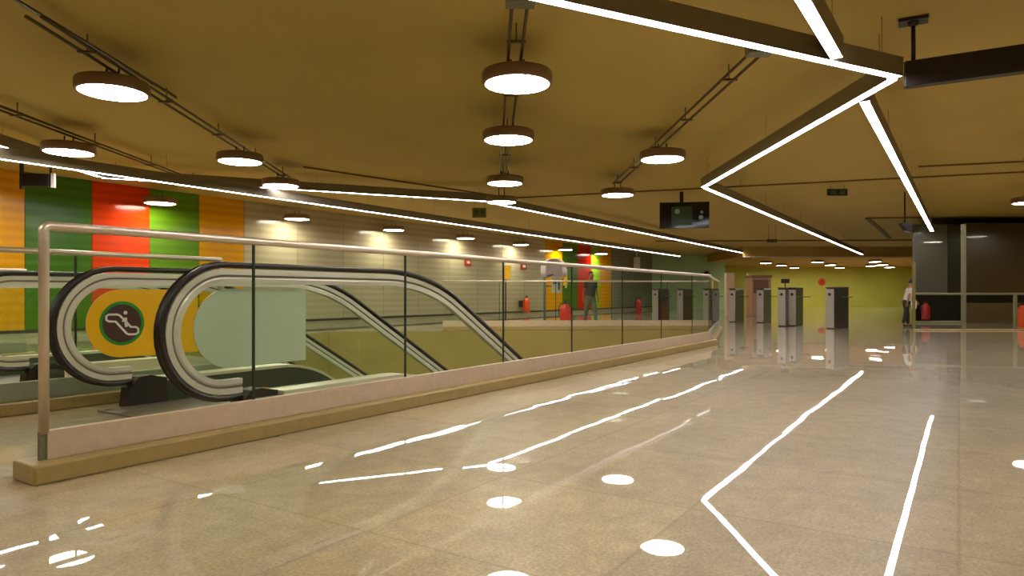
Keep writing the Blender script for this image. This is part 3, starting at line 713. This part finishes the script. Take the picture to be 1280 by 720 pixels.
# orange disc on the lime wall, dark lens on the green wall
z = H+(HZ-352.5)/F*(YF-.1)
t = thing('wall_marker', 'round orange marker on the lime green far wall', 'marker', ((1027-640)/F*YF, YF-.01, z))
bm = nb(); prism_y(bm, [(.3*math.cos(2*PI*i/24), .3*math.sin(2*PI*i/24)) for i in range(24)], -.06, 0); obj('disc', bm, M_orange, t)
bm = nb(); prism_y(bm, [(.2*math.cos(2*PI*i/24), .2*math.sin(2*PI*i/24)) for i in range(24)], -.075, -.06); obj('inner_disc', bm, mat('deep_orange', (200, 60, 10), .4), t)
yy = pg.y
t = thing('wall_camera', 'round dark camera on a pale plate on the green wall', 'camera', ((883-640)/F*yy, yy-.002, H+(HZ-342.5)/F*yy))
bm = nb(); bx(bm, -.32, .32, -.04, 0, -.26, .3, bev=.02); obj('back_plate', bm, mat('pale_plate', (190, 186, 170), .5), t)
bm = nb(); lathe(bm, [(0, -.02), (.12, .0), (.2, .08), (.2, .14), (0, .14)], seg=20); o = obj('lens_housing', bm, M_black, t); o.rotation_euler = (PI/2, 0, 0)
t = thing('hung_white_panel', 'upright white panel at the left edge of the green wall', 'light', ((796-640)/F*(yy-3), yy-3.0, H+(HZ-337)/F*(yy-3)))  # plain white box on a hanger
bm = nb(); bx(bm, -.2, .2, -.05, .05, 0, .8, bev=.02); obj('panel', bm, M_white, t)
bm = nb(); tube(bm, (0, 0, .8), (0, 0, CEIL-(H+(HZ-337)/F*(yy-3))), .03, 8); obj('hanger', bm, M_white, t)

# ------------------------------------------------------------------ telephone booth
d = 24.0
t = thing('telephone_booth', 'public telephone with a pale domed hood before the far yellow panel', 'telephone', ((692-640)/F*d, d, 0))
bm = nb()
prof = [(.0, 2.26), (.2, 2.24), (.36, 2.14), (.44, 1.98), (.46, 1.78), (.43, 1.6)]
seg = 32; rings = []
for r, z in prof:
    rings.append([bm.verts.new((r*math.cos(a), r*.9*math.sin(a), z)) for a in [(-50+280*i/seg)*PI/180 for i in range(seg+1)]])
for a, b in zip(rings, rings[1:]):
    for i in range(seg):
        try: f = bm.faces.new((a[i], a[i+1], b[i+1], b[i])); f.smooth = True
        except ValueError: pass
bmesh.ops.remove_doubles(bm, verts=bm.verts, dist=.0005)
hood = obj('hood', bm, mat('pale_lilac_fibreglass', (214, 200, 200), .35), t, 'pale fibreglass dome'); md = hood.modifiers.new('thickness', 'SOLIDIFY'); md.thickness = .03
bm = nb(); tube(bm, (-.3, .3, 0), (-.3, .3, 1.9), .045, 12); tube(bm, (-.3, .3, 1.6), (0, .38, 1.7), .03, 8); obj('post', bm, mat('blue_grey_post', (96, 104, 110), .4), t)
bm = nb(); bx(bm, -.04, .28, .16, .34, 1.05, 1.58, bev=.02); ph = obj('phone_box', bm, mat('pale_phone_grey', (176, 186, 168), .4), t)
bm = nb(); bx(bm, .0, .12, .135, .158, 1.38, 1.5); obj('keypad', bm, M_dark, ph)
bm = nb(); bx(bm, .17, .22, .12, .158, 1.15, 1.5, bev=.01); obj('handset', bm, M_black, ph)
bm = nb(); tube(bm, (-.3, .3, 1.3), (.1, .3, 1.3), .025, 8); obj('bracket', bm, mat('blue_grey_post', (96, 104, 110), .4), t)

# ------------------------------------------------------------------ people
def skin(name, verts, edges, radii, m, parent=None, sub=2, root=0):
    me = bpy.data.meshes.new(name); me.from_pydata([Vector(v) for v in verts], edges, []); me.materials.append(m)
    o = bpy.data.objects.new(name, me); C.objects.link(o)
    if parent: o.parent = parent
    md = o.modifiers.new('skin', 'SKIN'); md.use_smooth_shade = True
    sv = me.skin_vertices[0].data if me.skin_vertices else None
    if sv is None:
        bpy.context.view_layer.objects.active = o
    for i, r in enumerate(radii):
        me.skin_vertices[0].data[i].radius = (r, r) if not isinstance(r, tuple) else r
    me.skin_vertices[0].data[root].use_root = True
    s = o.modifiers.new('sub', 'SUBSURF'); s.levels = sub; s.render_levels = sub
    return o
def person(label, loc, rotz, k, step, armf, shirt, trousers, skinc, hairc, bag=None, lean=.03):
    """faces local -y; k scales the 1.72 m figure; step = stride half length, armf = forward reach of the near arm"""
    t = thing('person', label, 'person', loc, rotz)
    S = lambda v: (v[0]*k, v[1]*k, v[2]*k)
    V0, E0, R0 = [], [], []
    def add(p, r, par=None):
        V0.append(S(p)); R0.append((r[0]*k, r[1]*k) if isinstance(r, tuple) else (r*k, r*k))
        if par is not None: E0.append((par, len(V0)-1))
        return len(V0)-1
    l = -lean
    pel = add((0, 0, .93), (.13, .1)); wa = add((0, l*.4, 1.06), (.115, .09), pel); ch = add((0, l, 1.25), (.14, .1), wa); shd = add((0, l*1.2, 1.38), (.11, .08), ch)
    nk = add((0, l*1.5, 1.47), .05, shd); hd = add((0, l*1.7-.01, 1.56), (.07, .078), nk); hd2 = add((0, l*1.7-.005, 1.64), (.078, .088), hd); add((0, l*1.7, 1.70), (.05, .058), hd2)
    add((0, l*1.7-.105, 1.585), .012, hd)            # nose
    add((.083, l*1.7+.01, 1.59), .012, hd); add((-.083, l*1.7+.01, 1.59), .012, hd)
    hands = []
    for s, fa in ((1, armf), (-1, -.12)):
        sh = add((s*.165, l*1.2, 1.38), .055, shd); el = add((s*.215, l*1.2-fa*.35+.04, 1.12), .042, sh)
        wr = add((s*.21, l*1.2-fa, .88+abs(fa)*.35), .028, el); pm = add((s*.205, l*1.2-fa*1.18, .80+abs(fa)*.35), (.034, .02), wr)
        for j in range(4):
            a = add((s*.2+.0, l*1.2-fa*1.2-.03+.02*j, .745+abs(fa)*.35), .0095, pm); add((s*.195, l*1.2-fa*1.2-.035+.02*j, .70+abs(fa)*.35-.006*abs(j-1.5)), .008, a)
        a = add((s*.185, l*1.2-fa*1.2-.05, .79+abs(fa)*.35), .0105, pm); add((s*.18, l*1.2-fa*1.2-.07, .75+abs(fa)*.35), .009, a)
    legs = []
    for s, st in ((1, step), (-1, -step)):
        hp = add((s*.09, 0, .88), .09, pel); kn = add((s*.095, -st*.55-.02, .49), .058, hp)
        an = add((s*.1, -st*1.0+(.03 if st < 0 else 0), .09+(.05 if st < 0 else 0)), .036, kn); add((s*.105, -st*1.0-.10, .04+(.0 if st >= 0 else .0)), .03, an)
        legs.append((s, st))
    skin('body', V0, E0, R0, skinc, t)
    # shirt
    V1 = [(0, l*.1, .86), (0, l*.4, 1.06), (0, l, 1.25), (0, l*1.2, 1.39)]; E1 = [(0, 1), (1, 2), (2, 3)]; R1 = [(.185, .15), (.165, .135), (.175, .132), (.125, .097)]
    for s, fa in ((1, armf), (-1, -.12)):
        n = len(V1); V1 += [(s*.165, l*1.2, 1.385), (s*.2, l*1.2-fa*.2+.03, 1.19)]; R1 += [(.07, .07), (.064, .064)]; E1 += [(3, n), (n, n+1)]
    skin('shirt', [S(v) for v in V1], E1, [(a*k, b*k) for a, b in R1], shirt, t)
    V2 = [(0, l*.3, 1.02), (0, 0, .9)]; E2 = [(0, 1)]; R2 = [(.17, .14), (.2, .16)]
    V3, E3, R3 = [], [], []
    for s, st in legs:
        n = len(V2); V2 += [(s*.09, 0, .84), (s*.095, -st*.55-.02, .49), (s*.1, -st*1.0+(.03 if st < 0 else 0), .09+(.04 if st < 0 else 0))]
        R2 += [(.11, .11), (.08, .08), (.062, .062)]; E2 += [(1, n), (n, n+1), (n+1, n+2)]
    skin('trousers', [S(v) for v in V2], E2, [(a*k, b*k) for a, b in R2], trousers, t)
    for s, st in legs:
        v = [(s*.1, -st*1.0+.04, .055), (s*.103, -st*1.0-.06, .05), (s*.107, -st*1.0-.15, .04)]
        skin('shoe', [S(x) for x in v], [(0, 1), (1, 2)], [(.042*k, .05*k), (.042*k, .046*k), (.038*k, .036*k)], M_black, t)
    v = [(0, l*1.7+.03, 1.57), (0, l*1.7+.025, 1.66), (0, l*1.7+.0, 1.71), (0, l*1.7-.05, 1.705)]
    skin('hair', [S(x) for x in v], [(0, 1), (1, 2), (2, 3)], [(.07*k, .07*k), (.088*k, .088*k), (.07*k, .07*k), (.05*k, .04*k)], hairc, t)
    for s in (-1, 1):
        bm = nb(); bmesh.ops.create_uvsphere(bm, u_segments=8, v_segments=6, radius=.011*k); o = obj('eye', bm, M_black, t); o.location = S((s*.03, l*1.7-.083, 1.62))
    return t
M_skin = mat('brown_skin', (160, 100, 72), .5); M_hair = mat('black_hair', (22, 16, 14), .6)
pp = at(1132.5, 408.6)
person('person in pale shirt and dark trousers standing by the dark enclosure', pp, math.radians(75), .84, .09, .26,
       mat('pale_grey_shirt', (196, 190, 180), .8), mat('charcoal_trousers', (40, 36, 32), .8), M_skin, M_hair, lean=.10)
bm = nb(); bx(bm, -.11, .11, -.07, .07, 0, .24, bev=.03); sweep(bm, [(-.08, 0, .22), (-.05, 0, .36), (.05, 0, .36), (.08, 0, .22)], circ(.008, 6))
o = tag(obj('shoulder_bag', bm, M_white), 'small white bag at the hip of the person in the pale shirt', 'bag'); o.location = (pp.x+.10, pp.y-.22, .56); o.rotation_euler = (0, 0, math.radians(70))
p = at(738, 406.5)
person('person in a dark grey top walking behind the glass, before the red far panel', p, math.radians(20), 1.0, .2, .1,
       mat('dark_grey_top', (62, 66, 58), .8), mat('grey_green_trousers', (98, 104, 82), .8), M_skin, M_hair)

# ------------------------------------------------------------------ camera, world, view
cam = bpy.data.cameras.new('camera'); co = bpy.data.objects.new('camera', cam); C.objects.link(co)
co.location = (0, 0, H); co.rotation_euler = (PI/2, 0, 0)
cam.sensor_width = 36; cam.lens = 36*F/1280; cam.shift_y = (HZ-360)/1280; cam.clip_end = 200
bpy.context.scene.camera = co
w = bpy.data.worlds.new('world'); bpy.context.scene.world = w; w.use_nodes = True
w.node_tree.nodes['Background'].inputs[0].default_value = (.5, .45, .35, 1); w.node_tree.nodes['Background'].inputs[1].default_value = .02
vs = bpy.context.scene.view_settings
vs.view_transform = 'Standard'; vs.look = 'None'; vs.gamma = 1; vs.exposure = 0.0; vs.use_curve_mapping = False
cy = bpy.context.scene.cycles
cy.max_bounces = 10; cy.transparent_max_bounces = 24; cy.diffuse_bounces = 5; cy.glossy_bounces = 5
cy.sample_clamp_indirect = 6
